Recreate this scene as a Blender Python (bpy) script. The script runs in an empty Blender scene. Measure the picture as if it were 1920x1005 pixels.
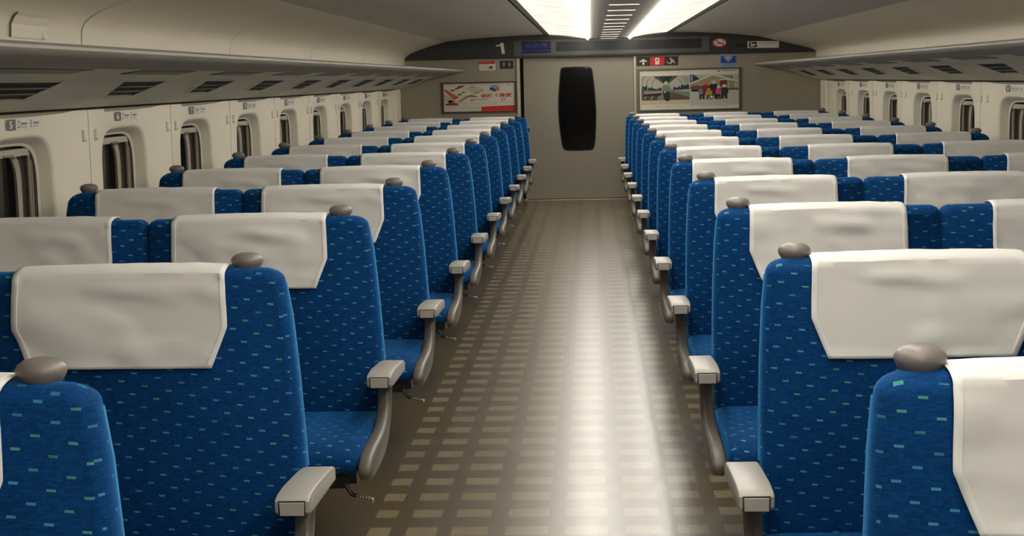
import bpy, math, random
from mathutils import Vector, Matrix, noise
random.seed(7)
D = bpy.data
COL = bpy.context.scene.collection
PITCH = 1.3
ROW0 = 2.098
YEND = 17.2
YBACK = -2.5
CZ = 1.2846

# ------------------------------------------------------------------ materials
def lin(c):
    out = []
    for v in c[:3]:
        v /= 255.0
        out.append(v / 12.92 if v <= .04045 else ((v + .055) / 1.055) ** 2.4)
    return (*out, 1)

def mat(name, rgb, rough=.5, metal=0, emis=None, strength=0, spec=.5, bump=0, bscale=200, var=0, vscale=3, coat=0):
    m = D.materials.new(name); m.use_nodes = True
    nt = m.node_tree; b = nt.nodes['Principled BSDF']
    b.inputs['Base Color'].default_value = lin(rgb)
    b.inputs['Roughness'].default_value = rough
    b.inputs['Metallic'].default_value = metal
    b.inputs['Specular IOR Level'].default_value = spec
    b.inputs['Coat Weight'].default_value = coat
    if emis:
        b.inputs['Emission Color'].default_value = lin(emis); b.inputs['Emission Strength'].default_value = strength
    tc = nt.nodes.new('ShaderNodeTexCoord')
    if bump:
        n = nt.nodes.new('ShaderNodeTexNoise'); n.inputs['Scale'].default_value = bscale; n.inputs['Detail'].default_value = 3
        bp = nt.nodes.new('ShaderNodeBump'); bp.inputs['Strength'].default_value = bump; bp.inputs['Distance'].default_value = .002
        nt.links.new(tc.outputs['Object'], n.inputs['Vector']); nt.links.new(n.outputs['Fac'], bp.inputs['Height'])
        nt.links.new(bp.outputs['Normal'], b.inputs['Normal'])
    if var:
        n = nt.nodes.new('ShaderNodeTexNoise'); n.inputs['Scale'].default_value = vscale; n.inputs['Detail'].default_value = 4
        mx = nt.nodes.new('ShaderNodeMix'); mx.data_type = 'RGBA'
        c = lin(rgb)
        mx.inputs[6].default_value = tuple(min(1, v * (1 - var)) for v in c[:3]) + (1,)
        mx.inputs[7].default_value = tuple(min(1, v * (1 + var)) for v in c[:3]) + (1,)
        nt.links.new(tc.outputs['Object'], n.inputs['Vector']); nt.links.new(n.outputs['Fac'], mx.inputs[0])
        nt.links.new(mx.outputs[2], b.inputs['Base Color'])
    return m

class NT:
    def __init__(s, m): s.nt = m.node_tree; s.L = s.nt.links
    def m(s, op, a, b=None, c=None):
        n = s.nt.nodes.new('ShaderNodeMath'); n.operation = op
        for i, v in enumerate((a, b, c)):
            if v is None: continue
            if isinstance(v, (int, float)): n.inputs[i].default_value = v
            else: s.L.new(v, n.inputs[i])
        return n.outputs[0]
    def mix(s, f, a, b):
        n = s.nt.nodes.new('ShaderNodeMix'); n.data_type = 'RGBA'
        for i, v in ((0, f), (6, a), (7, b)):
            if isinstance(v, (int, float, tuple)): n.inputs[i].default_value = v
            else: s.L.new(v, n.inputs[i])
        return n.outputs[2]
    def xyz(s, x, y, z=0):
        n = s.nt.nodes.new('ShaderNodeCombineXYZ')
        for i, v in enumerate((x, y, z)):
            if isinstance(v, (int, float)): n.inputs[i].default_value = v
            else: s.L.new(v, n.inputs[i])
        return n.outputs[0]
    def white(s, v):
        n = s.nt.nodes.new('ShaderNodeTexWhiteNoise'); n.noise_dimensions = '3D'; s.L.new(v, n.inputs['Vector']); return n.outputs['Value']
    def noise(s, v, scale, detail=2):
        n = s.nt.nodes.new('ShaderNodeTexNoise'); s.L.new(v, n.inputs['Vector']); n.inputs['Scale'].default_value = scale
        n.inputs['Detail'].default_value = detail; return n.outputs['Fac']

def fabric():
    m = D.materials.new('blue_moquette'); m.use_nodes = True; g = NT(m); nt = g.nt
    b = nt.nodes['Principled BSDF']
    uv = nt.nodes.new('ShaderNodeUVMap'); uv.uv_map = 'uv'
    sp = nt.nodes.new('ShaderNodeSeparateXYZ'); g.L.new(uv.outputs[0], sp.inputs[0]); u, v = sp.outputs[0], sp.outputs[1]
    # sheared brick lattice carrying the bright dashes
    vs = g.m('ADD', v, g.m('MULTIPLY', u, .212))
    vr = g.m('DIVIDE', vs, .0225); row = g.m('FLOOR', vr)
    uu = g.m('ADD', g.m('DIVIDE', u, .050), g.m('MULTIPLY', row, .46))
    cu = g.m('FLOOR', uu); fu = g.m('SUBTRACT', g.m('FRACT', uu), .5); fv = g.m('SUBTRACT', g.m('FRACT', vr), .5)
    fv = g.m('SUBTRACT', fv, g.m('MULTIPLY', fu, .30))
    dash = g.m('MULTIPLY', g.m('LESS_THAN', g.m('ABSOLUTE', fu), .125), g.m('LESS_THAN', g.m('ABSOLUTE', fv), .082))
    rid = g.white(g.xyz(cu, row, 3.0))
    dcol = g.mix(g.m('GREATER_THAN', g.white(g.xyz(g.m('FLOOR', g.m('MULTIPLY', cu, .34)), g.m('FLOOR', g.m('MULTIPLY', row, .3)), 7.0)), .55), lin((76, 152, 184)), lin((84, 160, 144)))
    dim = g.m('ADD', .45, g.m('MULTIPLY', rid, .5))
    # fine woven blocks
    bv = g.m('DIVIDE', v, .0030); br = g.m('FLOOR', bv)
    bu = g.m('ADD', g.m('DIVIDE', u, .0088), g.m('MULTIPLY', g.m('FLOOR', g.m('MULTIPLY', br, .2)), .37)); bc = g.m('FLOOR', bu)
    rr = g.white(g.xyz(bc, br, 1.0))
    lineA = g.m('LESS_THAN', g.m('FRACT', bv), .22)
    lineB = g.m('LESS_THAN', g.m('FRACT', bu), .10)
    base = g.mix(rr, lin((0, 44, 92)), lin((2, 64, 120)))
    edge = g.m('MULTIPLY', g.m('MAXIMUM', lineA, lineB), .5)
    base = g.mix(edge, base, lin((0, 30, 68)))
    big = g.noise(g.xyz(g.m('MULTIPLY', u, 1.0), g.m('MULTIPLY', vs, 3.0), 0), 14)
    base = g.mix(g.m('MULTIPLY', big, .28), base, lin((10, 82, 144)))
    col = g.mix(g.m('MULTIPLY', dash, dim), base, dcol)
    g.L.new(col, b.inputs['Base Color'])
    b.inputs['Roughness'].default_value = .85; b.inputs['Specular IOR Level'].default_value = .15
    b.inputs['Sheen Weight'].default_value = .7; b.inputs['Sheen Roughness'].default_value = .45
    b.inputs['Sheen Tint'].default_value = lin((60, 150, 230))
    bp = nt.nodes.new('ShaderNodeBump'); bp.inputs['Strength'].default_value = .25; bp.inputs['Distance'].default_value = .001
    g.L.new(rr, bp.inputs['Height']); g.L.new(bp.outputs[0], b.inputs['Normal'])
    return m

def floor_mat():
    m = D.materials.new('speckled_vinyl_floor'); m.use_nodes = True; g = NT(m); nt = g.nt
    b = nt.nodes['Principled BSDF']
    tc = nt.nodes.new('ShaderNodeTexCoord'); sp = nt.nodes.new('ShaderNodeSeparateXYZ')
    g.L.new(tc.outputs['Object'], sp.inputs[0]); x, y = sp.outputs[0], sp.outputs[1]
    c = -.118
    ax = g.m('ABSOLUTE', g.m('SUBTRACT', x, c))
    # dash columns mirrored about the aisle centre: (near edge, far edge)
    cols = None
    for a0, a1 in ((.025, .147), (.197, .302), (.345, .432), (.479, .543)):
        k = g.m('MULTIPLY', g.m('GREATER_THAN', ax, a0), g.m('LESS_THAN', ax, a1))
        cols = k if cols is None else g.m('MAXIMUM', cols, k)
    fy = g.m('FRACT', g.m('DIVIDE', g.m('SUBTRACT', y, 4.895 - .0965), .193))
    dash = g.m('MULTIPLY', cols, g.m('LESS_THAN', g.m('ABSOLUTE', g.m('SUBTRACT', fy, .5)), .225))
    obj = tc.outputs['Object']
    sp1 = g.noise(obj, 150, 1); sp2 = g.noise(obj, 60, 2)
    s = g.m('MULTIPLY', g.m('SUBTRACT', g.m('ADD', sp1, g.m('MULTIPLY', sp2, .6)), .8), 1.7)
    base = g.mix(g.m('ADD', .5, s), lin((70, 59, 38)), lin((106, 93, 64)))
    dc = g.mix(g.m('ADD', .5, s), lin((122, 107, 77)), lin((156, 140, 105)))
    wear = g.noise(g.xyz(x, g.m('MULTIPLY', y, .5), 0), 6, 3)
    walk = g.m('SUBTRACT', 1.0, g.m('MINIMUM', 1.0, g.m('DIVIDE', ax, .52)))      # foot traffic wears and polishes the middle of the aisle
    walk = g.m('MINIMUM', 1.0, g.m('MULTIPLY', walk, 1.5))
    keep = g.m('SUBTRACT', 1.0, g.m('MULTIPLY', walk, .32))
    col = g.mix(g.m('MULTIPLY', g.m('MULTIPLY', dash, keep), g.m('ADD', .55, g.m('MULTIPLY', wear, .7))), base, dc)
    g.L.new(g.m('ADD', 1.55, g.m('MULTIPLY', walk, .35)), b.inputs['IOR'])
    g.L.new(col, b.inputs['Base Color'])
    b.inputs['Specular IOR Level'].default_value = 1.0
    w = g.noise(g.xyz(g.m('MULTIPLY', x, 4.0), g.m('MULTIPLY', y, 1.0), 0), 4.0, 3)
    g.L.new(g.m('MAXIMUM', .278, g.m('ADD', .22, g.m('MULTIPLY', w, .12))), b.inputs['Roughness'])
    return m

def cloth_mat(name, rgb, rough=.9):
    m = mat(name, rgb, rough, spec=.2, bump=.12, bscale=900)
    m.node_tree.nodes['Principled BSDF'].inputs['Sheen Weight'].default_value = .1
    return m

M = {}
M['fab'] = fabric()
M['floor'] = floor_mat()
M['cloth'] = cloth_mat('white_headrest_cloth', (238, 235, 229))
M['hem'] = cloth_mat('white_cloth_hem', (246, 244, 239))
M['piping'] = mat('light_blue_piping', (70, 150, 208), .6)
M['knob'] = mat('grey_satin_plastic', (128, 120, 113), .38, var=.06, vscale=30)
M['arm'] = mat('light_grey_plastic', (170, 165, 156), .38, var=.05, vscale=25)
M['insert'] = mat('pale_grey_plastic', (178, 173, 163), .42)
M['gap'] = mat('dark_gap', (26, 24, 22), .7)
M['panel'] = mat('warm_grey_plastic', (104, 98, 88), .42, var=.06, vscale=12)
M['black'] = mat('black_metal', (24, 22, 20), .4)
M['chrome'] = mat('chrome_grip', (215, 212, 205), .25, metal=1)
M['base'] = mat('dark_grey_pedestal', (60, 57, 52), .5)
M['shell'] = mat('grey_seat_shell', (120, 116, 108), .5)
M['wall'] = mat('cream_wall_panel', (236, 227, 205), .55, var=.03, vscale=4, bump=.05, bscale=60)
M['reveal'] = mat('cream_window_reveal', (214, 206, 186), .6)
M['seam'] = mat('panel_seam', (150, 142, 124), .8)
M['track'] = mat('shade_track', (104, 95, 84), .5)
M['track2'] = mat('shade_track_light', (170, 160, 142), .5)
M['glass'] = mat('night_window_glass', (9, 9, 9), .07, spec=.6)
M['bin'] = mat('luggage_bin_shell', (216, 207, 188), .6, var=.03, vscale=2)
M['ceil'] = mat('ceiling_panel', (196, 190, 178), .65, var=.03, vscale=2)
M['lip'] = mat('rack_lip', (158, 152, 141), .65)
M['under'] = mat('rack_underside', (226, 219, 203), .6, var=.03, vscale=2)
M['strip'] = mat('ceiling_centre_panel', (140, 132, 120), .6)
M['fascia'] = mat('dark_header_panel', (46, 44, 42), .5)
M['fascia2'] = mat('grey_header_panel', (78, 76, 74), .5)
M['end'] = mat('end_wall_grey', (152, 144, 125), .5, var=.03, vscale=3, bump=.06, bscale=120)
M['door'] = mat('door_leaf_grey', (142, 135, 120), .45, var=.03, vscale=3, bump=.06, bscale=120)
M['post'] = mat('door_post', (188, 178, 156), .4)
M['steel'] = mat('brushed_steel', (190, 186, 176), .3, metal=.9)
M['doorglass'] = mat('door_window_glass', (4, 4, 6), .10, spec=.25)
M['frame_dark'] = mat('poster_frame_dark', (82, 68, 54), .4, metal=.4)
M['frame_steel'] = mat('poster_frame_steel', (112, 102, 86), .3, metal=.7)
# lamps
def diffuser():
    m = D.materials.new('lit_diffuser'); m.use_nodes = True; g = NT(m)
    b = g.nt.nodes['Principled BSDF']; b.inputs['Base Color'].default_value = lin((230, 222, 205)); b.inputs['Roughness'].default_value = .5
    tc = g.nt.nodes.new('ShaderNodeTexCoord')
    sp = g.nt.nodes.new('ShaderNodeSeparateXYZ'); g.L.new(tc.outputs['Object'], sp.inputs[0])
    n = g.noise(g.xyz(g.m('MULTIPLY', sp.outputs[0], 4.0), g.m('MULTIPLY', sp.outputs[1], 1.3), 0), 1.7, 2)
    b.inputs['Emission Color'].default_value = lin((255, 248, 232))
    g.L.new(g.m('MULTIPLY', DIFF_E, g.m('ADD', .45, g.m('MULTIPLY', n, 1.1))), b.inputs['Emission Strength'])
    return m
DIFF_E = .58
TUBE_E = 20.5
M['diff'] = diffuser()
M['tube'] = mat('lit_tube', (255, 250, 240), .5, emis=(255, 252, 245), strength=TUBE_E)
M['slot'] = mat('lit_slot', (255, 250, 240), .5, emis=(255, 246, 232), strength=1.1)
M['diffseam'] = mat('diffuser_seam', (190, 180, 160), .6, emis=(215, 200, 170), strength=.5)

# ------------------------------------------------------------------ mesh builder
class MB:
    def __init__(s): s.v = []; s.f = []; s.m = []
    def add(s, verts, faces, mi=0):
        o = len(s.v); s.v += [tuple(p) for p in verts]
        for f in faces: s.f.append(tuple(i + o for i in f)); s.m.append(mi)
    def box(s, x0, x1, y0, y1, z0, z1, mi=0):
        s.add([(x, y, z) for z in (z0, z1) for y in (y0, y1) for x in (x0, x1)],
              [(0, 2, 3, 1), (4, 5, 7, 6), (0, 1, 5, 4), (2, 6, 7, 3), (0, 4, 6, 2), (1, 3, 7, 5)], mi)
    def prism(s, outline, axis, stations, mi=0, cap=(True, True)):
        """outline: 2D points in the two other axes; stations: (pos along axis, inset)."""
        n = len(outline); o = len(s.v)
        area = sum(outline[i][0] * outline[(i + 1) % n][1] - outline[(i + 1) % n][0] * outline[i][1] for i in range(n))
        sg = 1 if area > 0 else -1
        nor = []
        for i in range(n):
            p0, p1, p2 = Vector(outline[i - 1]), Vector(outline[i]), Vector(outline[(i + 1) % n])
            a = (p1 - p0).normalized(); b = (p2 - p1).normalized(); t = a + b
            if t.length < 1e-6: t = b
            t.normalize(); k = 1 / max(.45, t.dot(b))
            nor.append(Vector((-t.y, t.x)) * sg * k)
        for pos, ins in stations:
            for q, nn in zip(outline, nor):
                a, b = q[0] + nn.x * ins, q[1] + nn.y * ins
                s.v.append({'x': (pos, a, b), 'y': (a, pos, b), 'z': (a, b, pos)}[axis])
        for k in range(len(stations) - 1):
            for i in range(n):
                j = (i + 1) % n
                s.f.append((o + k * n + i, o + k * n + j, o + (k + 1) * n + j, o + (k + 1) * n + i)); s.m.append(mi)
        if cap[0]: s.f.append(tuple(o + i for i in range(n))); s.m.append(mi)
        if cap[1]: s.f.append(tuple(o + (len(stations) - 1) * n + i for i in reversed(range(n)))); s.m.append(mi)
    def sweep(s, prof, y0, y1, mi=0):
        """open (x,z) profile extruded along y"""
        n = len(prof)
        s.add([(x, y, z) for y in (y0, y1) for x, z in prof], [(i, i + 1, n + i + 1, n + i) for i in range(n - 1)], mi)
    def tube(s, pts, r, seg=8, mi=0):
        pts = [Vector(p) for p in pts]; o = len(s.v)
        for i, p in enumerate(pts):
            d = (pts[min(i + 1, len(pts) - 1)] - pts[max(i - 1, 0)]).normalized()
            up = Vector((0, 0, 1)) if abs(d.z) < .9 else Vector((0, 1, 0))
            a = d.cross(up).normalized(); b = d.cross(a).normalized()
            for k in range(seg):
                t = 2 * math.pi * k / seg
                s.v.append(tuple(p + (a * math.cos(t) + b * math.sin(t)) * r))
        for i in range(len(pts) - 1):
            for k in range(seg):
                j = (k + 1) % seg
                s.f.append((o + i * seg + k, o + i * seg + j, o + (i + 1) * seg + j, o + (i + 1) * seg + k)); s.m.append(mi)
        s.f.append(tuple(o + k for k in range(seg))); s.m.append(mi)
        s.f.append(tuple(o + (len(pts) - 1) * seg + k for k in reversed(range(seg)))); s.m.append(mi)
    def lathe(s, prof, cx=0, cy=0, seg=28, sy=1, mi=0):
        o = len(s.v); n = len(prof)
        for r, z in prof:
            for k in range(seg):
                t = 2 * math.pi * k / seg; s.v.append((cx + r * math.cos(t), cy + r * math.sin(t) * sy, z))
        for i in range(n - 1):
            for k in range(seg):
                j = (k + 1) % seg
                s.f.append((o + i * seg + k, o + i * seg + j, o + (i + 1) * seg + j, o + (i + 1) * seg + k)); s.m.append(mi)
        s.f.append(tuple(o + k for k in range(seg))); s.m.append(mi)
        s.f.append(tuple(o + (n - 1) * seg + k for k in reversed(range(seg)))); s.m.append(mi)
    def text(s, body, cx, cz, h, y, mi=0, wscale=1.0, align='CENTER', plane='end', bold=0):
        """flat lettering; plane 'end' = wall facing -y"""
        cu = D.curves.new('t', 'FONT'); cu.body = body; cu.size = 1; cu.align_x = align; cu.align_y = 'CENTER'; cu.offset = bold
        cu.resolution_u = 3
        o = D.objects.new('t', cu); COL.objects.link(o); bpy.context.view_layer.update()
        me = D.meshes.new_from_object(o.evaluated_get(bpy.context.evaluated_depsgraph_get()))
        vs = [v.co for v in me.vertices]
        if not vs: return
        lo = min(v.y for v in vs); hi = max(v.y for v in vs); k = h / (hi - lo); mid = (hi + lo) / 2
        f = {'end': lambda a, b: (cx + a, y, cz + b), 'left': lambda a, b: (y, cx + a, cz + b), 'right': lambda a, b: (y, cx - a, cz + b)}[plane]
        s.add([f(v.x * k * wscale, (v.y - mid) * k) for v in vs], [tuple(p.vertices) for p in me.polygons], mi)
        D.objects.remove(o); D.curves.remove(cu); D.meshes.remove(me)
    def poly(s, pts, y, mi=0, plane='end'):
        f = {'end': lambda a, b: (a, y, b), 'left': lambda a, b: (y, a, b), 'right': lambda a, b: (y, a, b)}[plane]
        s.add([f(a, b) for a, b in pts], [tuple(range(len(pts)))], mi)
    def rect(s, x0, x1, z0, z1, y, mi=0): s.poly([(x0, z0), (x1, z0), (x1, z1), (x0, z1)], y, mi)
    def ell(s, cx, cz, rx, rz, y, mi=0, n=24): s.poly([(cx + rx * math.cos(2 * math.pi * k / n), cz + rz * math.sin(2 * math.pi * k / n)) for k in range(n)], y, mi)

def build(name, mb, mats, parent=None, loc=(0, 0, 0), smooth=None, uv=False, shift=None):
    me = D.meshes.new(name)
    v = mb.v if shift is None else [(a - shift[0], b - shift[1], c - shift[2]) for a, b, c in mb.v]
    me.from_pydata(v, [], mb.f)
    if not isinstance(mats, (list, tuple)): mats = [mats]
    for m in mats: me.materials.append(m)
    me.polygons.foreach_set('material_index', mb.m)
    me.validate()
    import bmesh
    b = bmesh.new(); b.from_mesh(me)
    if smooth != 'open': bmesh.ops.recalc_face_normals(b, faces=b.faces)
    b.to_mesh(me); b.free()
    if smooth:
        me.polygons.foreach_set('use_smooth', [True] * len(me.polygons))
        me.set_sharp_from_angle(angle=math.radians(42 if smooth in (True, 'open') else smooth))
    if uv:
        L = me.uv_layers.new(name='uv')
        for p in me.polygons:
            n = p.normal; ax = max(range(3), key=lambda i: abs(n[i]) * (1.0 if i != 2 else 1.0))
            for li in p.loop_indices:
                c = me.vertices[me.loops[li].vertex_index].co
                L.data[li].uv = (c.y * .6 + .013, c.z) if ax == 0 else ((c.x, c.z) if ax == 1 else (c.x, c.y * .6 + .31))
    o = D.objects.new(name, me); COL.objects.link(o); o.location = loc
    if parent: o.parent = parent
    return o

def tag(o, label=None, cat=None, group=None, kind=None):
    if label: o['label'] = label
    if cat: o['category'] = cat
    if group: o['group'] = group
    if kind: o['kind'] = kind
    return o
def thing(name, loc, label, cat, group=None):
    o = D.objects.new(name, None); COL.objects.link(o); o.location = loc; o.empty_display_size = .1
    return tag(o, label, cat, group)
def struct(name, mb, mats, **k): return tag(build(name, mb, mats, **k), kind='structure')

def copy_tree(o, parent=None):
    c = o.copy(); COL.objects.link(c)
    if parent: c.parent = parent
    for ch in list(o.children): copy_tree(ch, c)
    return c

# ------------------------------------------------------------------ shell of the carriage
BIN_L = [(-1.96, 1.39), (-1.962, 1.47), (-1.959, 1.515), (-1.945, 1.542), (-1.917, 1.564), (-1.882, 1.584), (-1.837, 1.602), (-1.722, 1.638), (-1.62, 1.667), (-1.517, 1.695)]
CEIL_L = [(-1.517, 1.695), (-1.43, 1.705), (-1.346, 1.713), (-1.08, 1.728), (-.815, 1.739), (-.475, 1.747)]
BIN_R = [(2.362, 1.39), (2.368, 1.46), (2.365, 1.502), (2.345, 1.522), (2.312, 1.538), (2.26, 1.553), (2.201, 1.568), (2.06, 1.603), (1.924, 1.637), (1.785, 1.672)]
CEIL_R = [(1.785, 1.672), (1.647, 1.69), (1.5, 1.706), (1.369, 1.719), (1.1, 1.735), (.87, 1.745)]
for side, B in (('left', BIN_L), ('right', BIN_R)):
    mb = MB(); mb.sweep(B, YBACK, YEND)
    struct('wall_upper_' + side, mb, M['bin'], smooth='open')
mb = MB()
for Cc in (CEIL_L, CEIL_R): mb.sweep(Cc, YBACK, YEND, 0)
mb.sweep([(-.475, 1.747), (-.475, 1.765), (-.462, 1.765), (-.462, 1.747)], YBACK, YEND, 2)
mb.sweep([(-.462, 1.747), (-.421, 1.746)], YBACK, YEND, 1)
mb.sweep([(.87, 1.745), (.87, 1.765), (.857, 1.765), (.857, 1.746)], YBACK, YEND, 2)
mb.sweep([(.857, 1.746), (.812, 1.745)], YBACK, YEND, 1)
struct('ceiling', mb, [M['ceil'], M['strip'], M['gap']])

mb = MB(); mb.box(-2.1, 2.5, YBACK, YEND + .2, -.06, 0)
struct('floor', mb, M['floor'])

# bin seams: thin dark joints that follow the curve
def seam_curve(prof, y, side):
    mb = MB(); s = 1 if side == 'left' else -1
    pts = [(x + s * .002, z - .001) for x, z in prof]
    n = len(pts)
    mb.add([(x, yy, z) for yy in (y - .004, y + .004) for x, z in pts] , [(i, i + 1, n + i + 1, n + i) for i in range(n - 1)])
    return mb
k = 1
for y in (6.22, 8.81, 11.4, 14.0): struct('trim_%d' % k, seam_curve(BIN_L, y, 'left'), M['seam'], smooth='open'); k += 1
for y in (8.94, 11.56, 15.4): struct('trim_%d' % k, seam_curve(BIN_R, y, 'right'), M['seam'], smooth='open'); k += 1

# side walls with deep rounded window openings
def sup(a, b, n, k, N):
    t = 2 * math.pi * k / N; c, s = math.cos(t), math.sin(t)
    return (a * math.copysign(abs(c) ** (2 / n), c), b * math.copysign(abs(s) ** (2 / n), s))
WZ, WN = .87, 48
def wall_side(side, centers):
    s = -1 if side == 'left' else 1
    X = -2.046 if side == 'left' else 2.445
    mb = MB()
    bay0 = [c - .51 for c in centers] + [centers[-1] + .79]
    ztop, zbot = 1.205, 0.0
    for i, c in enumerate(centers):
        y0, y1 = bay0[i], bay0[i + 1]
        if i == 0: y0 = YBACK
        if i == len(centers) - 1: y1 = YEND
        rings = []
        def on_rect(dy, dz):
            t = 1e9
            if dy > 1e-9: t = min(t, (y1 - c) / dy)
            if dy < -1e-9: t = min(t, (y0 - c) / dy)
            if dz > 1e-9: t = min(t, (ztop - WZ) / dz)
            if dz < -1e-9: t = min(t, (zbot - WZ) / dz)
            return (c + dy * t, WZ + dz * t)
        base = [sup(.345, .252, 4.5, k, WN) for k in range(WN)]
        # corners of the bay need exact vertices
        ring = [on_rect(*p) for p in base]
        for cy, cz in ((y0, zbot), (y0, ztop), (y1, zbot), (y1, ztop)):
            j = min(range(WN), key=lambda q: (ring[q][0] - cy) ** 2 + (ring[q][1] - cz) ** 2 if ring[q] not in ((y0, zbot), (y0, ztop), (y1, zbot), (y1, ztop)) else 1e9)
            ring[j] = (cy, cz)
        rings.append([(X, a, b) for a, b in ring])
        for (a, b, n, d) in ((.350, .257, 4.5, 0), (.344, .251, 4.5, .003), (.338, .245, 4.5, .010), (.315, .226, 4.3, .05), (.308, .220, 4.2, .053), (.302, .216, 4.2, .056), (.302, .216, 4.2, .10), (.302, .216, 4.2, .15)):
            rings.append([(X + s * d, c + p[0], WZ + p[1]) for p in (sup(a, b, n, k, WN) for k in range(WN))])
        o = len(mb.v)
        for r in rings: mb.v += r
        for r in range(len(rings) - 1):
            for q in range(WN):
                j = (q + 1) % WN
                mb.f.append((o + r * WN + q, o + r * WN + j, o + (r + 1) * WN + j, o + (r + 1) * WN + q))
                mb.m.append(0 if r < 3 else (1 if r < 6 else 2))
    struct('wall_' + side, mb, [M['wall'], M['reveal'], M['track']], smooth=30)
    # each window: rails, inner ring, glass, shade cassette with its pull
    for i, c in enumerate(centers):
        if c < 2: continue
        w = MB()
        R = [(.300, .214, .10), (.285, .205, .10), (.285, .205, .108), (.270, .192, .108), (.262, .185, .118)]
        pts = [[(X + s * d, c + p[0], WZ + p[1]) for p in (sup(a, b, 4, k, WN) for k in range(WN))] for a, b, d in R]
        o = len(w.v)
        for r in pts: w.v += r
        for r in range(len(pts) - 1):
            for q in range(WN):
                j = (q + 1) % WN; w.f.append((o + r * WN + q, o + r * WN + j, o + (r + 1) * WN + j, o + (r + 1) * WN + q)); w.m.append(0 if r in (0, 1) else 1)
        win = struct('window_%d' % (i + (1 if side == 'left' else 21)), w, [M['track'], M['reveal']], smooth=30)
        g = MB(); N = WN
        g.v = [(X + s * .119, c + p[0], WZ + p[1]) for p in (sup(.27, .19, 4, k, N) for k in range(N))]; g.f = [tuple(range(N))]; g.m = [0]
        build('glass', g, M['glass'], win, smooth=None)
        r = MB()
        for yy in (-.285, -.262, .262, .285): r.box(X + s * .070 - .004, X + s * .070 + .004, c + yy - .004, c + yy + .004, WZ - .19, WZ + .19)
        build('guide_rail', r, M['track2'], win)
        sh = MB(); sh.box(min(X + s * .058, X + s * .092), max(X + s * .058, X + s * .092), c - .235, c + .235, WZ + .180, WZ + .203)
        sh.box(min(X + s * .052, X + s * .062), max(X + s * .052, X + s * .062), c - .225, c + .225, WZ + .177, WZ + .185)
        sd = build('roller_shade', sh, M['track2'], win)
        hd = MB(); hd.box(min(X + s * .048, X + s * .054), max(X + s * .048, X + s * .054), c - .05, c + .05, WZ + .1775, WZ + .184)
        build('pull_tab', hd, M['track'], sd)
WCL = [7.03 + PITCH * k for k in range(-3, 8)]
WCR = [6.93 + PITCH * k for k in range(-3, 8)]
wall_side('left', WCL); wall_side('right', WCR)

# strips coloured as the rack's shadow along the wall-top gap and raised pillar caps on the walls, bay seams
k = 20
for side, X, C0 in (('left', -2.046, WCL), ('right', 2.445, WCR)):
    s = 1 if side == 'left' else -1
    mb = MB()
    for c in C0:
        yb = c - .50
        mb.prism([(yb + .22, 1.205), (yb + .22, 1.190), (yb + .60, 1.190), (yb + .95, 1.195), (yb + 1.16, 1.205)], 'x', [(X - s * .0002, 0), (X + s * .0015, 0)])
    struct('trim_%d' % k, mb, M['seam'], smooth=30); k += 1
    mb = MB()
    for c in C0:
        yb = c - .51
        mb.box(min(X + s * .0005, X + s * .0010), max(X + s * .0005, X + s * .0010), yb - .002, yb + .002, .3, 1.2)
    struct('trim_%d' % k, mb, M['seam']); k += 1
    # corner pillar at the end wall
    mb = MB(); mb.prism([(X, YEND - .02), (X, YEND - .26), (X + s * .012, YEND - .25), (X + s * .03, YEND - .12), (X + s * .034, YEND - .02)], 'z', [(0, 0), (1.21, 0)])
    struct('trim_%d' % k, mb, M['wall'], smooth=30); k += 1
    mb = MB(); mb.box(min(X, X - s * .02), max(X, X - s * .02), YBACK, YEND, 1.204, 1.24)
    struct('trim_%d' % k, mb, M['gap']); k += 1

# ------------------------------------------------------------------ luggage racks
def rack(side):
    f = (lambda x: x) if side == 'left' else (lambda x: .4 - x + (-.003 if x < -1.4 else 0))
    label = 'long grey luggage rack running above the %s windows' % side
    t = thing('luggage_rack', (0, YEND, 0), label, 'luggage rack')
    lip = [(-1.60, 1.403), (-1.42, 1.404), (-1.36, 1.404), (-1.338, 1.401), (-1.324, 1.394), (-1.323, 1.386), (-1.333, 1.378), (-1.36, 1.369), (-1.42, 1.357), (-1.515, 1.347)]
    mb = MB(); mb.sweep([(f(a), b) for a, b in lip], YBACK - YEND, 0); build('lip', mb, M['lip'], t, smooth='open')
    mb = MB(); mb.sweep([(f(a), b) for a, b in [(-1.96, 1.40), (-1.60, 1.403)]], YBACK - YEND, 0); build('shelf', mb, M['lip'], t, smooth='open')
    und = [(-1.515, 1.347), (-1.60, 1.333), (-1.69, 1.313), (-1.77, 1.290), (-1.84, 1.262), (-1.92, 1.236), (-1.99, 1.214), (-2.06, 1.212)]
    mb = MB(); mb.sweep([(f(a), b) for a, b in und], YBACK - YEND, 0)
    build('underside', mb, M['under'], t, smooth='open')
    # inset panels beside the lip, one per seat row, and joints of the underside
    n = 0
    for k in range(0, 12):
        y = 5.83 + 1.3 * (k - 1) - YEND
        if side == 'right': y -= .02
        mb = MB()
        q = [(-1.522, y - .36), (-1.522, y + .42), (-1.588, y + .36), (-1.588, y - .40)]
        zz = lambda x: 1.347 + (x + 1.515) * (.014 / .085) - .0006
        v = [(f(a), b, zz(a)) for a, b in q]; w = [(f(a + (.005 if a < -1.55 else -.003)), b + (.012 if b < y else -.012), zz(a) - .002) for a, b in q]
        mb.add(v + w, [(0, 1, 5, 4), (1, 2, 6, 5), (2, 3, 7, 6), (3, 0, 4, 7)], 1); mb.add(w, [(0, 1, 2, 3)], 0)
        build('inset_panel', mb, [M['lip'], M['gap']], t)
    return t
rack('left'); rack('right')

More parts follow.
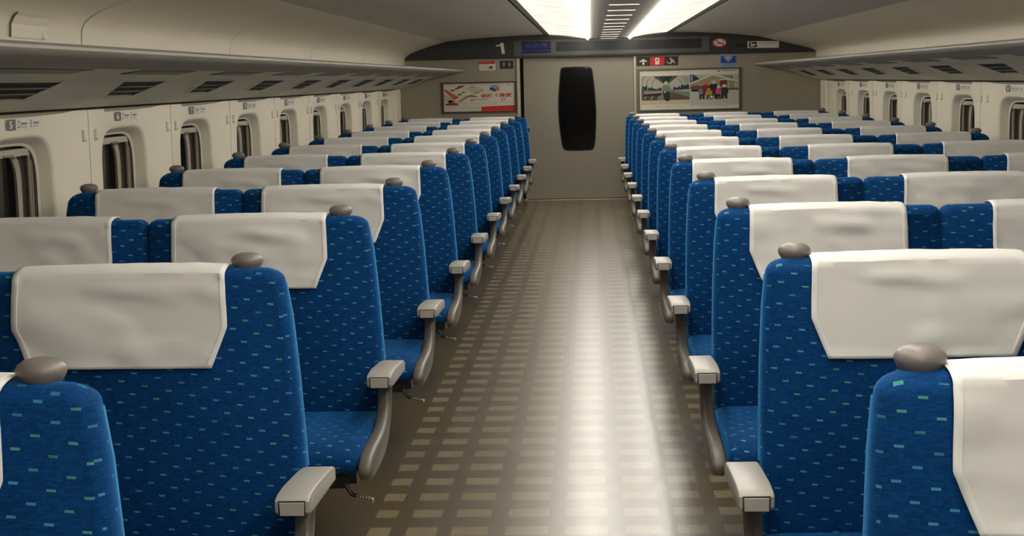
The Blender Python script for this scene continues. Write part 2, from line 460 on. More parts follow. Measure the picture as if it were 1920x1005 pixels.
ORD = ['first', 'second', 'third', 'fourth', 'fifth', 'sixth', 'seventh', 'eighth', 'ninth', 'tenth', 'eleventh', 'twelfth', 'thirteenth']
def make_vent(side):
    f = (lambda x: x) if side == 'left' else (lambda x: -x)
    t = thing('air_vent', (0, 0, 0), 'x', 'air vent', 'air vents under the %s luggage rack' % side)
    # local frame: origin at the surface point of the underside; slope follows it
    pz = [(.10, .028), (.0, 0.0), (-.10, -.040)]
    dx, dz = -.20, -.068; L = math.hypot(dx, dz); ux, uz = dx / L, dz / L; nx, nz = -uz, ux     # n points down/out into the cabin
    if nz > 0: nx, nz = -nx, -nz
    def P(a, y, h): return (f(a * ux + h * nx), y, a * uz + h * nz)
    fr = MB()
    outer = [(-.092, -.36), (-.092, .28), (.092, .36), (.092, -.08)]
    inner = [(-.080, -.31), (-.080, .26), (.080, .33), (.080, -.04)]
    v = [P(a, y, .004) for a, y in outer] + [P(a, y, .009) for a, y in inner] + [P(a, y, -.0) for a, y in outer]
    fr.add(v, [(0, 1, 5, 4), (1, 2, 6, 5), (2, 3, 7, 6), (3, 0, 4, 7), (0, 1, 9, 8), (1, 2, 10, 9), (2, 3, 11, 10), (3, 0, 8, 11)])
    build('frame', fr, M['under'], t)
    bk = MB(); bk.add([P(a, y, .005) for a, y in inner], [(0, 1, 2, 3)]); build('opening', bk, M['gap'], t)
    for j in range(2):
        a = -.027 + .054 * j; k0 = (a + .080) / .160
        y0 = -.31 + .27 * k0; y1 = .26 + .07 * k0
        sl = MB(); vs = [P(a - .0055, y0, .010), P(a - .0055, y1, .010), P(a + .0055, y1, .010), P(a + .0055, y0, .010), P(a - .004, y0, .006), P(a - .004, y1, .006), P(a + .004, y1, .006), P(a + .004, y0, .006)]
        sl.add(vs, [(0, 1, 2, 3), (4, 7, 6, 5), (0, 4, 5, 1), (2, 6, 7, 3)])
        build('slat', sl, M['panel'], t)
    return t
for side, x0, yy, n0 in (('left', -1.765, 6.13, -1), ('right', 2.165, 6.10, 2)):
    pv = make_vent(side); first = True; n = 0
    for k in range(n0, 9):
        y = yy + 1.268 * k
        if y > YEND - .3: break
        o = pv if first else copy_tree(pv); first = False
        o.location = (x0, y, 1.2915)
        n += 1
        o['label'] = 'dark slotted air vent under the %s luggage rack, %s one in view from the camera' % (side, ORD[n - 1])

# ------------------------------------------------------------------ ceiling lights
def light(side):
    if side == 'left': prof = [(-.421, 1.746), (-.34, 1.742), (-.252, 1.732), (-.16, 1.717), (-.08, 1.703), (-.045, 1.698)]; bed = [(-.045, 1.698), (-.02, 1.6955), (0, 1.694)]; tc = (-.018, 1.690)
    else: prof = [(.812, 1.745), (.72, 1.738), (.616, 1.728), (.53, 1.714), (.47, 1.703), (.446, 1.698)]; bed = [(.446, 1.698), (.42, 1.6955), (.401, 1.694)]; tc = (.419, 1.690)
    t = thing('ceiling_light', (0, YEND, 0), 'long glowing ceiling light trough %s of the slotted centre panel' % side, 'ceiling light', 'long ceiling light troughs')
    a = 1.6; e = YEND; mbs = []
    while e > YBACK:
        s = max(e - a, YBACK)
        mb = MB(); mb.sweep(prof, s - YEND + .006, e - YEND - .006); build('diffuser', mb, M['diff'], t, smooth='open')
        mb = MB(); mb.sweep([(x, z + .001) for x, z in prof], s - YEND - .006, s - YEND + .006); build('joint', mb, M['diffseam'], t, smooth='open')
        e = s
    mb = MB(); mb.sweep(bed, YBACK - YEND, -.0); build('lamp_bed', mb, M['diff'], t, smooth='open')
    mb = MB(); mb.tube([(tc[0], -.20 - .39 * q, tc[1]) for q in range(50)], .013, 8); build('light_tube', mb, M['tube'], t, smooth=True)
light('left'); light('right')
mb = MB(); mb.box(0, .401, YBACK, YEND, 1.6935, 1.72)
cp = thing('centre_ceiling_panel', (0, YEND, 0), 'dark grey centre ceiling panel with a row of glowing slots', 'ceiling panel')
build('panel_board', mb, M['strip'], cp, shift=(0, YEND, 0))
for i in range(11):
    y = 9.30 + .79 * i
    mb = MB(); mb.prism([(.118, y - .026), (.20, y - .030), (.284, y - .026), (.288, y), (.284, y + .022), (.118, y + .022), (.113, y)], 'z', [(1.6934, 0), (1.6922, .002)])
    build('lit_slot', mb, M['slot'], cp, shift=(0, YEND, 0))

# ------------------------------------------------------------------ end wall
mb = MB()
mb.box(-2.2, -.741, YEND, YEND + .12, 0, 1.9); mb.box(.478, 2.6, YEND, YEND + .12, 0, 1.9); mb.box(-.741, .478, YEND, YEND + .12, 1.503, 1.9)
struct('wall_end', mb, M['end'])
mb = MB(); mb.box(-2.2, 2.6, YBACK - .1, YBACK, 0, 1.9); struct('wall_behind', mb, M['end'])
mb = MB(); mb.box(-.772, -.742, YEND - .02, YEND, 0, 1.503); mb.box(.462, .482, YEND - .02, YEND + .06, 0, 1.503)
struct('trim_60', mb, M['post'])
mb = MB(); mb.box(-.742, .478, YEND + .10, YEND + .14, 0, 1.52); struct('trim_61', mb, M['gap'])
mb = MB(); mb.box(-.74, .462, YEND - .02, YEND + .08, 0, .008); struct('trim_62', mb, M['steel'])
dr = MB()
dr.prism([(-.705, .01), (.462, .01), (.462, 1.51), (-.705, 1.51)], 'y', [(YEND + .03, .004), (YEND + .034, 0), (YEND + .08, 0)])
door = struct('door_1', dr, M['door'])
WIN = [(-.304, 1.37), (-.295, 1.388), (-.265, 1.395), (-.14, 1.396), (-.02, 1.393), (.008, 1.382), (.018, 1.355), (.034, 1.22), (.045, 1.08), (.052, .95), (.048, .80), (.040, .66), (.028, .57), (.012, .535), (-.015, .527), (-.14, .526), (-.258, .529), (-.288, .545), (-.303, .59), (-.318, .70), (-.33, .82), (-.336, .96), (-.332, 1.08), (-.322, 1.20), (-.312, 1.31)]
mb = MB(); mb.prism(WIN, 'y', [(YEND + .0295, -.010), (YEND + .026, -.004), (YEND + .026, .004), (YEND + .029, .006)]); build('window_gasket', mb, M['gap'], door)
mb = MB(); mb.prism(WIN, 'y', [(YEND + .0255, .002), (YEND + .0245, .006)]); build('window_pane', mb, M['doorglass'], door)
mb = MB(); mb.prism([(-.672, .712), (-.645, .712), (-.645, .777), (-.672, .777)], 'y', [(YEND + .030, 0), (YEND + .024, .003)]); mb.box(-.667, -.65, YEND + .022, YEND + .0241, .722, .768, 1)
build('door_handle', mb, [M['steel'], M['gap']], door)

# header above the door
HEAD = [(-1.959, 1.513), (-1.95, 1.535), (-1.917, 1.560), (-1.882, 1.579), (-1.837, 1.597), (-1.722, 1.633), (-1.62, 1.662), (-1.517, 1.690), (-1.346, 1.708), (-1.08, 1.724), (-.815, 1.735), (-.46, 1.741), (-.36, 1.735), (-.252, 1.724), (-.1, 1.698), (0, 1.688), (.401, 1.688), (.5, 1.703), (.616, 1.720), (.812, 1.738), (1.1, 1.730), (1.369, 1.714), (1.647, 1.685), (1.785, 1.667), (1.924, 1.632), (2.06, 1.598), (2.201, 1.562), (2.312, 1.532), (2.362, 1.503)]
hd = thing('door_header', (.2, YEND, 1.5), 'dark arched header panel spanning the end wall above the door', 'header panel')
mb = MB(); mb.prism(HEAD, 'y', [(YEND - .046, .004), (YEND - .042, 0), (YEND + .01, 0)]); build('header_board', mb, M['fascia'], hd, shift=(.2, YEND, 1.5))
YF = YEND - .046
mb = MB(); mb.box(-.80, 1.252, YF - .006, YF, 1.532, 1.690); build('display_surround', mb, M['fascia2'], hd, shift=(.2, YEND, 1.5))
mb = MB(); mb.box(-.352, 1.172, YF - .008, YF - .004, 1.570, 1.667); build('information_display', mb, M['black'], hd, shift=(.2, YEND, 1.5))
mb = MB(); mb.box(-.35, 1.2, YF - .012, YF - .002, 1.684, 1.690); mb.box(-.80, 1.25, YF - .012, YF - .002, 1.528, 1.538); build('rail', mb, M['fascia2'], hd, shift=(.2, YEND, 1.5))
mb = MB()
for x in (-1.083, 1.463): mb.box(x - .004, x + .004, YF - .0015, YF, 1.52, 1.70)
build('joint', mb, M['gap'], hd, shift=(.2, YEND, 1.5))
mb = MB(); mb.box(1.527, 1.628, YF - .002, YF + .001, 1.567, 1.607); build('sensor_window', mb, M['gap'], hd, shift=(.2, YEND, 1.5))

def colr(name, rgb, r=.5): return mat(name, rgb, r)
C_ = dict(white=colr('print_white', (214, 206, 190)), red=colr('print_red', (176, 26, 30)), red2=colr('print_bright_red', (205, 24, 32)), dark=colr('print_black', (30, 28, 27)), grey=colr('print_grey', (132, 126, 118)),
          lgrey=colr('print_pale_grey', (176, 170, 156)), orange=colr('print_orange', (205, 92, 50)), green=colr('print_dark_green', (62, 78, 66)), green2=colr('print_grey_green', (112, 128, 112)),
          blue=colr('print_blue', (20, 66, 140)), lblue=colr('print_pale_blue', (120, 150, 190)), navy=colr('print_navy', (28, 34, 48)), brown=colr('print_brown', (92, 70, 50)), tan=colr('print_tan', (150, 138, 104)),
          yellow=colr('print_ochre', (190, 135, 50)), pink=colr('print_pink', (196, 70, 84)), maroon=colr('print_maroon', (116, 34, 30)), snow=colr('print_snow', (186, 182, 172)), beige=colr('print_beige', (196, 184, 150)), sky=colr('print_light_blue', (110, 170, 215)))
CL = list(C_.values()); CI = {k: i for i, k in enumerate(C_)}

# car number
t = thing('car_number_sign', (-.94, YF, 1.61), 'white numeral 1 on the dark header left of the blue screen', 'number sign')
mb = MB(); mb.prism([(-.925, 1.556), (-.892, 1.556), (-.905, 1.672), (-.928, 1.672), (-.948, 1.655), (-.985, 1.650), (-.985, 1.636), (-.950, 1.636), (-.937, 1.640)], 'y', [(YF - .006, .001), (YF - .0005, 0)])
build('numeral', mb, C_['white'], t, shift=(-.94, YF, 1.61))
# small blue screen
t = thing('seat_type_screen', (-.56, YF - .006, 1.615), 'small dark blue lit screen with three Japanese characters above the door', 'screen')
scr = mat('screen_blue', (8, 12, 40), .25, emis=(10, 18, 62), strength=.15)
scl = mat('screen_letters', (40, 50, 110), .4, emis=(60, 72, 140), strength=.12)
mb = MB(); mb.prism([(-.708, 1.557), (-.407, 1.557), (-.407, 1.676), (-.708, 1.676)], 'y', [(YF - .012, .002), (YF - .0065, 0)]); build('screen_panel', mb, scr, t, shift=(-.56, YF - .006, 1.615))
mb = MB(); mb.text('自由席', -.56, 1.637, .052, YF - .0125, wscale=1.45); mb.text('Non-Reserved', -.555, 1.585, .022, YF - .0125, wscale=1.7)
build('lettering', mb, scl, t, shift=(-.56, YF - .006, 1.615))
# no smoking
def sign(name, c, label, cat, z=None): return thing(name, (c[0], c[1], c[2]), label, cat)
c = (1.36, YF, 1.62); t = sign('no_smoking_sign', c, 'round red and white no smoking sign on the dark header', 'sign')
mb = MB()
mb.prism([(1.36 + .078 * math.cos(a), 1.62 + .049 * math.sin(a)) for a in [2 * math.pi * k / 32 for k in range(32)]], 'y', [(YF - .004, .001), (YF - .0005, 0)], CI['red'])
mb.ell(1.36, 1.62, .062, .037, YF - .0045, CI['white'], 32)
mb.rect(1.315, 1.39, 1.606, 1.613, YF - .005, CI['dark']); mb.rect(1.393, 1.405, 1.606, 1.613, YF - .005, CI['grey'])
mb.poly([(1.385, 1.618), (1.395, 1.618), (1.41, 1.634), (1.40, 1.640), (1.388, 1.632)], YF - .005, CI['grey'])
mb.poly([(1.305, 1.646), (1.318, 1.652), (1.416, 1.593), (1.403, 1.588)], YF - .0055, CI['red'])
build('sign_plate', mb, CL, t, shift=c)
# white label
c = (1.815, YF, 1.59); t = sign('notice_label', c, 'narrow white notice label with black pictogram on right end of dark header', 'label')
mb = MB(); mb.prism([(1.65, 1.556), (1.978, 1.551), (1.980, 1.622), (1.652, 1.627)], 'y', [(YF - .003, .004), (YF - .0005, 0)], CI['white'])
mb.rect(1.665, 1.748, 1.563, 1.618, YF - .0035, CI['dark']); mb.poly([(1.68, 1.572), (1.70, 1.570), (1.735, 1.585), (1.735, 1.600), (1.715, 1.597), (1.68, 1.585)], YF - .004, CI['white']); mb.ell(1.69, 1.602, .012, .008, YF - .004, CI['white'], 12)
mb.rect(1.77, 1.95, 1.606, 1.610, YF - .0035, CI['dark']); mb.rect(1.79, 1.92, 1.590, 1.592, YF - .0035, CI['grey'])
build('label_face', mb, CL, t, shift=c)

YW = YEND
# sticker left
c = (-1.085, YW, 1.433); t = sign('notice_sticker', c, 'small white sticker with red header band left of restroom sign', 'sticker')
mb = MB(); mb.prism([(-1.172, 1.385), (-1.0, 1.385), (-.996, 1.484), (-1.175, 1.486)], 'y', [(YW - .003, .003), (YW - .0005, 0)], CI['white'])
mb.rect(-1.172, -1.0, 1.454, 1.484, YW - .0035, CI['red2']); mb.rect(-1.15, -1.125, 1.462, 1.476, YW - .004, CI['pink']); mb.rect(-1.105, -1.035, 1.464, 1.474, YW - .004, CI['pink'])
mb.rect(-1.082, -1.022, 1.395, 1.436, YW - .0035, CI['lgrey']); mb.rect(-1.062, -1.028, 1.408, 1.432, YW - .004, CI['maroon'])
for z in (1.432, 1.420, 1.408): mb.rect(-1.155, -1.095, z, z + .004, YW - .0035, CI['lgrey'])
build('sticker_face', mb, CL, t, shift=c)
# restroom sign
c = (-.878, YW, 1.44); t = sign('restroom_sign', c, 'small black sign with two grey figure pictograms beside door frame', 'sign')
mb = MB(); mb.prism([(-.948, 1.40), (-.808, 1.40), (-.808, 1.484), (-.948, 1.484)], 'y', [(YW - .006, .003), (YW - .0005, 0)], CI['dark'])
for x, man in ((-.908, 1), (-.848, 0)):
    mb.ell(x, 1.468, .008, .006, YW - .0065, CI['grey'], 12)
    if man: mb.poly([(x - .017, 1.460), (x + .017, 1.460), (x + .012, 1.436), (x + .007, 1.436), (x + .005, 1.412), (x - .005, 1.412), (x - .007, 1.436), (x - .012, 1.436)], YW - .0065, CI['grey'])
    else: mb.poly([(x - .011, 1.460), (x + .011, 1.460), (x + .019, 1.434), (x + .006, 1.434), (x + .004, 1.412), (x - .004, 1.412), (x - .006, 1.434), (x - .019, 1.434)], YW - .0065, CI['grey'])
build('sign_plate', mb, CL, t, shift=c)
# direction sign right
c = (.712, YW, 1.44); t = sign('direction_sign', c, 'dark direction sign with white arrow and red phone square', 'sign')
mb = MB(); mb.prism([(.493, 1.396), (.928, 1.396), (.931, 1.489), (.493, 1.492)], 'y', [(YW - .006, .003), (YW - .0005, 0)], CI['dark'])
mb.rect(.636, .786, 1.399, 1.488, YW - .0065, CI['red2'])
mb.poly([(.554, 1.408), (.572, 1.408), (.572, 1.446), (.600, 1.434), (.604, 1.444), (.563, 1.468), (.522, 1.444), (.526, 1.434), (.554, 1.446)], YW - .0065, CI['white'])
mb.prism([(.688, 1.408), (.730, 1.408), (.734, 1.470), (.722, 1.478), (.696, 1.478), (.684, 1.470)], 'y', [(YW - .0072, .002), (YW - .0066, 0)], CI['white']); mb.rect(.698, .720, 1.446, 1.464, YW - .0075, CI['pink'])
mb.ell(.846, 1.470, .010, .008, YW - .0065, CI['lgrey'], 12)
mb.poly([(.842, 1.462), (.858, 1.466), (.884, 1.448), (.900, 1.414), (.890, 1.414), (.872, 1.436), (.862, 1.416), (.838, 1.410), (.812, 1.424), (.806, 1.440), (.816, 1.440), (.824, 1.424), (.846, 1.424), (.852, 1.438)], YW - .0065, CI['lgrey'])
build('sign_plate', mb, CL, t, shift=c)
# wifi sticker
c = (1.452, YW, 1.44); t = sign('wireless_sticker', c, 'blue sticker with white fan shaped wireless symbol above right poster', 'sticker')
mb = MB(); mb.prism([(1.366, 1.378), (1.536, 1.378), (1.538, 1.500), (1.368, 1.502)], 'y', [(YW - .003, .004), (YW - .0005, 0)], CI['sky'])
mb.rect(1.374, 1.530, 1.384, 1.480, YW - .0035, CI['blue']); mb.rect(1.374, 1.530, 1.384, 1.406, YW - .004, CI['lblue']); mb.rect(1.374, 1.53, 1.480, 1.495, YW - .0035, CI['lgrey'])
mb.rect(1.388, 1.41, 1.484, 1.490, YW - .004, CI['grey']); mb.text('Wi-Fi', 1.452, 1.395, .013, YW - .0045, CI['blue'], wscale=1.7)
for j, hw in enumerate((.050, .038, .026)):
    z = 1.470 - j * .013; mb.poly([(1.452 - hw, z), (1.452 - hw * .5, z + .004), (1.452, z + .005), (1.452 + hw * .5, z + .004), (1.452 + hw, z), (1.452 + hw * .88, z - .006), (1.452, z - .003), (1.452 - hw * .88, z - .006)], YW - .004, CI['white'])
mb.poly([(1.440, 1.431), (1.452, 1.433), (1.464, 1.431), (1.452, 1.416)], YW - .004, CI['white'])
build('sticker_face', mb, CL, t, shift=c)

# left poster
def poster_frame(t, x0, x1, z0, z1, w, m, c):
    mb = MB()
    o = [(x0, z0), (x1, z0), (x1, z1), (x0, z1)]; i = [(x0 + w, z0 + w * .7), (x1 - w, z0 + w * .7), (x1 - w, z1 - w * .7), (x0 + w, z1 - w * .7)]
    vs = [(a, YW, b) for a, b in o] + [(a, YW - .018, b) for a, b in o] + [(a, YW - .018, b) for a, b in i] + [(a, YW - .004, b) for a, b in i]
    fs = []
    for k in range(4):
        j = (k + 1) % 4; fs += [(k, j, 4 + j, 4 + k), (4 + k, 4 + j, 8 + j, 8 + k), (8 + k, 8 + j, 12 + j, 12 + k)]
    mb.add(vs, fs); build('poster_frame', mb, m, t, shift=c)
c = (-1.18, YW, 1.11); t = sign('advertising_poster', c, 'framed white poster with red Japanese lettering left of the door', 'poster')
poster_frame(t, -1.575, -.778, .945, 1.270, .020, M['frame_dark'], c)
mb = MB(); y1, y2, y3 = YW - .004, YW - .0048, YW - .0055
mb.box(-1.556, -.797, YW - .004, YW - .001, .958, 1.257, CI['white'])
PX = lambda u: -1.556 + (u - 105) / 1000 * .759
PZ = lambda v: 1.257 - (v - 515) / 400 * .299
def pp(pts, col, yy=y2): mb.poly([(PX(a), PZ(b)) for a, b in pts], yy, CI[col])
pp([(105, 605), (140, 600), (320, 710), (255, 750)], 'orange'); pp([(105, 640), (255, 755), (200, 790), (110, 760)], 'beige')
pp([(165, 750), (250, 760), (270, 785), (180, 790)], 'pink')
pp([(130, 795), (290, 790), (315, 818), (130, 818)], 'maroon'); pp([(130, 825), (320, 822), (320, 830), (130, 832)], 'pink')
pp([(255, 590), (390, 540), (385, 565), (275, 600)], 'maroon'); pp([(295, 560), (345, 545), (350, 558), (300, 572)], 'red')
pp([(195, 610), (245, 600), (270, 612), (215, 625)], 'dark'); pp([(300, 668), (350, 660), (365, 675), (310, 685)], 'brown'); pp([(355, 640), (395, 632), (410, 645), (365, 652)], 'dark')
pp([(430, 590), (500, 560), (600, 570), (670, 612), (540, 670), (480, 640)], 'beige'); pp([(480, 575), (520, 560), (535, 575), (500, 585)], 'yellow', y3); pp([(530, 660), (665, 615), (670, 622), (545, 672)], 'green2', y3)
pp([(290, 780), (430, 690), (530, 675), (440, 720), (330, 785)], 'tan'); pp([(430, 710), (500, 680), (570, 700), (580, 715), (520, 712)], 'orange', y3)
pp([(475, 750), (490, 742), (590, 745), (490, 765)], 'grey'); pp([(590, 742), (725, 745), (725, 752), (590, 752)], 'green2')
for k, cc in enumerate(('sky', 'blue', 'maroon', 'orange', 'yellow', 'lblue')):
    a = 2 * math.pi * k / 6 + 2.6; u0, v0 = 822 + 42 * math.cos(a), 592 - 24 * math.sin(a)
    mb.ell(PX(u0), PZ(v0), .026, .016, y2 - .0001 * k, CI[cc], 16)
mb.text('価格', PX(710), PZ(695), .040, y3, CI['red2'], wscale=1.55, bold=.02); mb.text('で', PX(845), PZ(697), .026, y3, CI['dark'], wscale=1.5, bold=.01)
mb.text('貢献', PX(975), PZ(692), .044, y3, CI['red2'], wscale=1.6, bold=.02)
pp([(915, 735), (965, 735), (965, 742), (915, 742)], 'red'); pp([(918, 742), (926, 742), (926, 785), (918, 785)], 'red'); pp([(955, 742), (963, 742), (963, 768), (955, 768)], 'red')
for a, b, v in ((320, 435, 800), (460, 600, 800), (630, 850, 798), (880, 1070, 790), (760, 880, 650), (940, 1060, 645), (640, 960, 548)):
    x = a
    while x < b: pp([(x, v - 4), (x + 12, v - 4), (x + 12, v + 4), (x, v + 4)], 'lgrey'); x += 17
pp([(985, 545), (1055, 543), (1040, 553), (990, 553)], 'grey')
pp([(340, 858), (620, 856), (620, 860), (340, 862)], 'grey'); pp([(340, 882), (610, 880), (610, 884), (340, 886)], 'lgrey'); pp([(140, 855), (320, 853), (320, 856), (140, 858)], 'lgrey')
pp([(630, 850), (1104, 836), (1104, 912), (630, 912)], 'red2')
x = 670
while x < 1060: pp([(x, 880), (x + 16, 874), (x + 16, 882), (x, 888)], 'pink', y3); x += 26
build('printed_sheet', mb, CL, t, shift=c)

# right poster
c = (1.04, YW, 1.14); t = sign('photo_poster', c, 'steel framed poster with train platform and family photos right of the door', 'poster')
poster_frame(t, .497, 1.582, .918, 1.362, .022, M['frame_steel'], c)
mb = MB()
mb.box(.518, 1.562, YW - .004, YW - .001, .933, 1.347, CI['white'])
RX = lambda u: .518 + (u - 130) / 1455 * 1.044
RZ = lambda v: 1.347 - (v - 310) / 590 * .414
def rp(pts, col, yy): mb.poly([(RX(a), RZ(b)) for a, b in pts], yy, CI[col])
R_ = lambda a, b, c0, d, col, yy: rp([(a, b), (c0, b), (c0, d), (a, d)], col, yy)
e0 = YW - .004
def L(k): return e0 - .0003 * k
R_(160, 395, 865, 820, 'lgrey', L(1)); R_(160, 395, 865, 755, 'green2', L(2)); R_(160, 400, 865, 605, 'lgrey', L(3))
rp([(330, 402), (700, 400), (560, 510), (520, 540), (480, 510)], 'green', L(4)); rp([(420, 402), (620, 400), (540, 520), (500, 520)], 'dark', L(5))
for j, (a, b) in enumerate(((165, 830), (235, 800), (310, 745))):
    R_(a, 430 + 25 * j, a + 12, 605, 'grey', L(6)); R_(b, 430 + 25 * j, b + 12, 605, 'grey', L(6)); rp([(a, 440 + 25 * j), (a + 60, 402 + 15 * j), (a + 70, 408 + 15 * j), (a + 12, 452 + 25 * j)], 'grey', L(6)); rp([(b + 12, 440 + 25 * j), (b - 60, 402 + 15 * j), (b - 70, 408 + 15 * j), (b, 452 + 25 * j)], 'grey', L(6))
for a, b, z in ((160, 250, 540), (250, 330, 560), (310, 460, 575), (620, 740, 560), (730, 865, 530)): rp([(a, 610), (a + 15, z), ((a + b) / 2, z + 18), (b - 15, z - 8), (b, 610)], 'navy', L(7))
R_(160, 605, 865, 755, 'green2', L(7))
rp([(160, 660), (470, 640), (400, 755), (160, 755)], 'dark', L(8)); rp([(200, 640), (470, 630), (470, 650), (200, 665)], 'pink', L(9)); rp([(200, 645), (470, 632), (470, 640), (200, 655)], 'lgrey', L(10))
for k in range(5): rp([(200 + 50 * k, 700), (240 + 50 * k, 690), (220 + 50 * k, 740), (180 + 50 * k, 748)], 'brown' if k % 2 else 'grey', L(9))
rp([(600, 640), (865, 700), (865, 755), (560, 755)], 'brown', L(8)); rp([(620, 615), (865, 650), (865, 720), (640, 650)], 'green2', L(9)); rp([(620, 610), (865, 600), (865, 640), (640, 630)], 'lgrey', L(9))
R_(160, 570, 195, 755, 'green', L(9))
mb.ell(RX(520), RZ(505), .020, .020, L(11), CI['beige'], 18); rp([(450, 610), (470, 550), (500, 528), (550, 528), (580, 555), (595, 620), (570, 645), (470, 640)], 'green2', L(10)); rp([(470, 630), (580, 630), (575, 755), (555, 775), (530, 775), (490, 750)], 'dark', L(11)); mb.ell(RX(505), RZ(640), .010, .011, L(12), CI['lgrey'], 12)
R_(870, 388, 1580, 625, 'tan', L(1)); R_(870, 388, 1580, 440, 'lgrey', L(2)); rp([(870, 388), (925, 388), (1000, 440), (1000, 490), (870, 500)], 'navy', L(3)); R_(882, 400, 912, 480, 'lblue', L(4)); R_(1350, 410, 1500, 500, 'green2', L(3)); R_(1500, 388, 1580, 620, 'lgrey', L(3))
rp([(880, 500), (1205, 392), (1570, 500), (1570, 620), (880, 620)], 'tan', L(4)); rp([(865, 515), (1205, 385), (1580, 490), (1580, 510), (1205, 402), (870, 530)], 'white', L(5))
rp([(1255, 490), (1330, 462), (1430, 462), (1520, 492), (1430, 476), (1330, 478)], 'white', L(6)); R_(1310, 480, 1410, 570, 'maroon', L(6)); R_(1420, 500, 1440, 620, 'lgrey', L(6)); R_(1525, 520, 1575, 575, 'white', L(6)); R_(1540, 528, 1565, 560, 'grey', L(7))
R_(870, 620, 1580, 840, 'snow', L(5)); rp([(880, 560), (1000, 545), (1060, 600), (1060, 640), (890, 640)], 'brown', L(5)); R_(1430, 600, 1580, 625, 'brown', L(6))
def fig(x, top, h, w, coat, legs, k, hat='beige'):
    mb.ell(RX(x), RZ(top + h * .09), w * .0002, h * .00006 + .004, L(k + 1), CI[hat], 12)
    rp([(x - w * .5, top + h * .62), (x - w * .55, top + h * .3), (x - w * .25, top + h * .18), (x + w * .25, top + h * .18), (x + w * .55, top + h * .3), (x + w * .5, top + h * .62)], coat, L(k))
    rp([(x - w * .4, top + h * .6), (x + w * .4, top + h * .6), (x + w * .42, top + h), (x + w * .12, top + h), (x, top + h * .72), (x - w * .12, top + h), (x - w * .42, top + h)], legs, L(k - 1))
fig(1045, 560, 200, 95, 'grey', 'navy', 9, 'brown'); fig(1100, 508, 190, 95, 'maroon', 'navy', 11, 'orange'); fig(1215, 480, 275, 130, 'dark', 'dark', 11); fig(1145, 595, 165, 95, 'yellow', 'brown', 13, 'yellow'); fig(1285, 560, 200, 80, 'pink', 'dark', 14, 'white'); fig(1370, 545, 210, 110, 'navy', 'navy', 13, 'white'); mb.ell(RX(1182), RZ(725), .014, .015, L(16), CI['white'], 12)
rp([(1255, 330), (1310, 330), (1310, 352), (1280, 345)], 'red', L(2))
x = 1335
while x < 1525: R_(x, 330, x + 13, 345, 'grey', L(2)); x += 17
R_(160, 760, 865, 822, 'beige', L(4))
x = 330
while x < 1410:
    if not 780 < x < 840: R_(x, 848, x + (26 if (x // 42) % 4 == 0 else 12), 858, 'grey', L(2))
    x += 42
build('printed_sheet', mb, CL, t, shift=c)

# ------------------------------------------------------------------ row number plates and coat hooks
pl_d = mat('plate_brown_grey', (92, 84, 78), .5); pl_w = mat('plate_face', (226, 220, 204), .5)
def plate(side, num, yc):
    X = -2.046 if side == 'left' else 2.445; s = 1 if side == 'left' else -1
    lab = 'row plate reading %d %s above %s window' % (num, 'D E' if side == 'left' else 'A B C', 'a left' if side == 'left' else 'a right')
    w = .19
    c = (X, yc, 1.166)
    t = thing('row_number_plate', c, lab, 'sign', 'row number plates on the %s wall' % side)
    mb = MB(); xa, xb = X + s * .003, X + s * .0005
    mb.prism([(yc - w, 1.146), (yc + w, 1.146), (yc + w, 1.186), (yc - w, 1.186)], 'x', [(xb, 0), (xa, .001)]); build('plate_face', mb, pl_w, t, shift=c)
    d = 1 if side == 'left' else -1     # reading direction along y
    mb = MB(); a0 = yc - d * w; a1 = a0 + d * .10
    mb.prism([(a0 + d * .012, 1.1465), (a1, 1.1465), (a1, 1.1855), (a0 + d * .012, 1.1855), (a0, 1.176), (a0, 1.156)], 'x', [(X + s * .0032, 0), (X + s * .0042, .001)], 0)
    pp_ = side
    mb.text(str(num), (a0 + a1) / 2, 1.166, .026, X + s * .0047, 1, wscale=1.9 if num < 10 else 1.2, plane=side, bold=.02)
    let = ('D', 'E') if side == 'left' else ('A', 'B', 'C')
    st = .14 if side == 'left' else .09
    for i, ch in enumerate(let):
        p0 = a1 + d * (.035 + i * (.125 if side == 'left' else .09))
        mb.text(ch, p0, 1.166, .026, X + s * .0036, 0, wscale=1.5, plane=side)
        yb, ye = p0 + d * .022, p0 + d * (.085 if side == 'left' else .055)
        lo, hi = min(yb, ye), max(yb, ye)
        mb.poly([(lo, 1.163), (hi, 1.163), (hi, 1.172), (lo, 1.172)], X + s * .0036, 2, plane=side)
        mb.poly([(lo, 1.154), (hi - .01, 1.154), (hi - .01, 1.157), (lo, 1.157)], X + s * .0036, 2, plane=side)
    build('lettering', mb, [pl_d, pl_w, C_['grey']], t, shift=c)
for i in range(9): plate('left', 5 + i, WCL[2 + i] + .035)
for i in range(7): plate('right', 7 + i, WCR[4 + i] - .03)

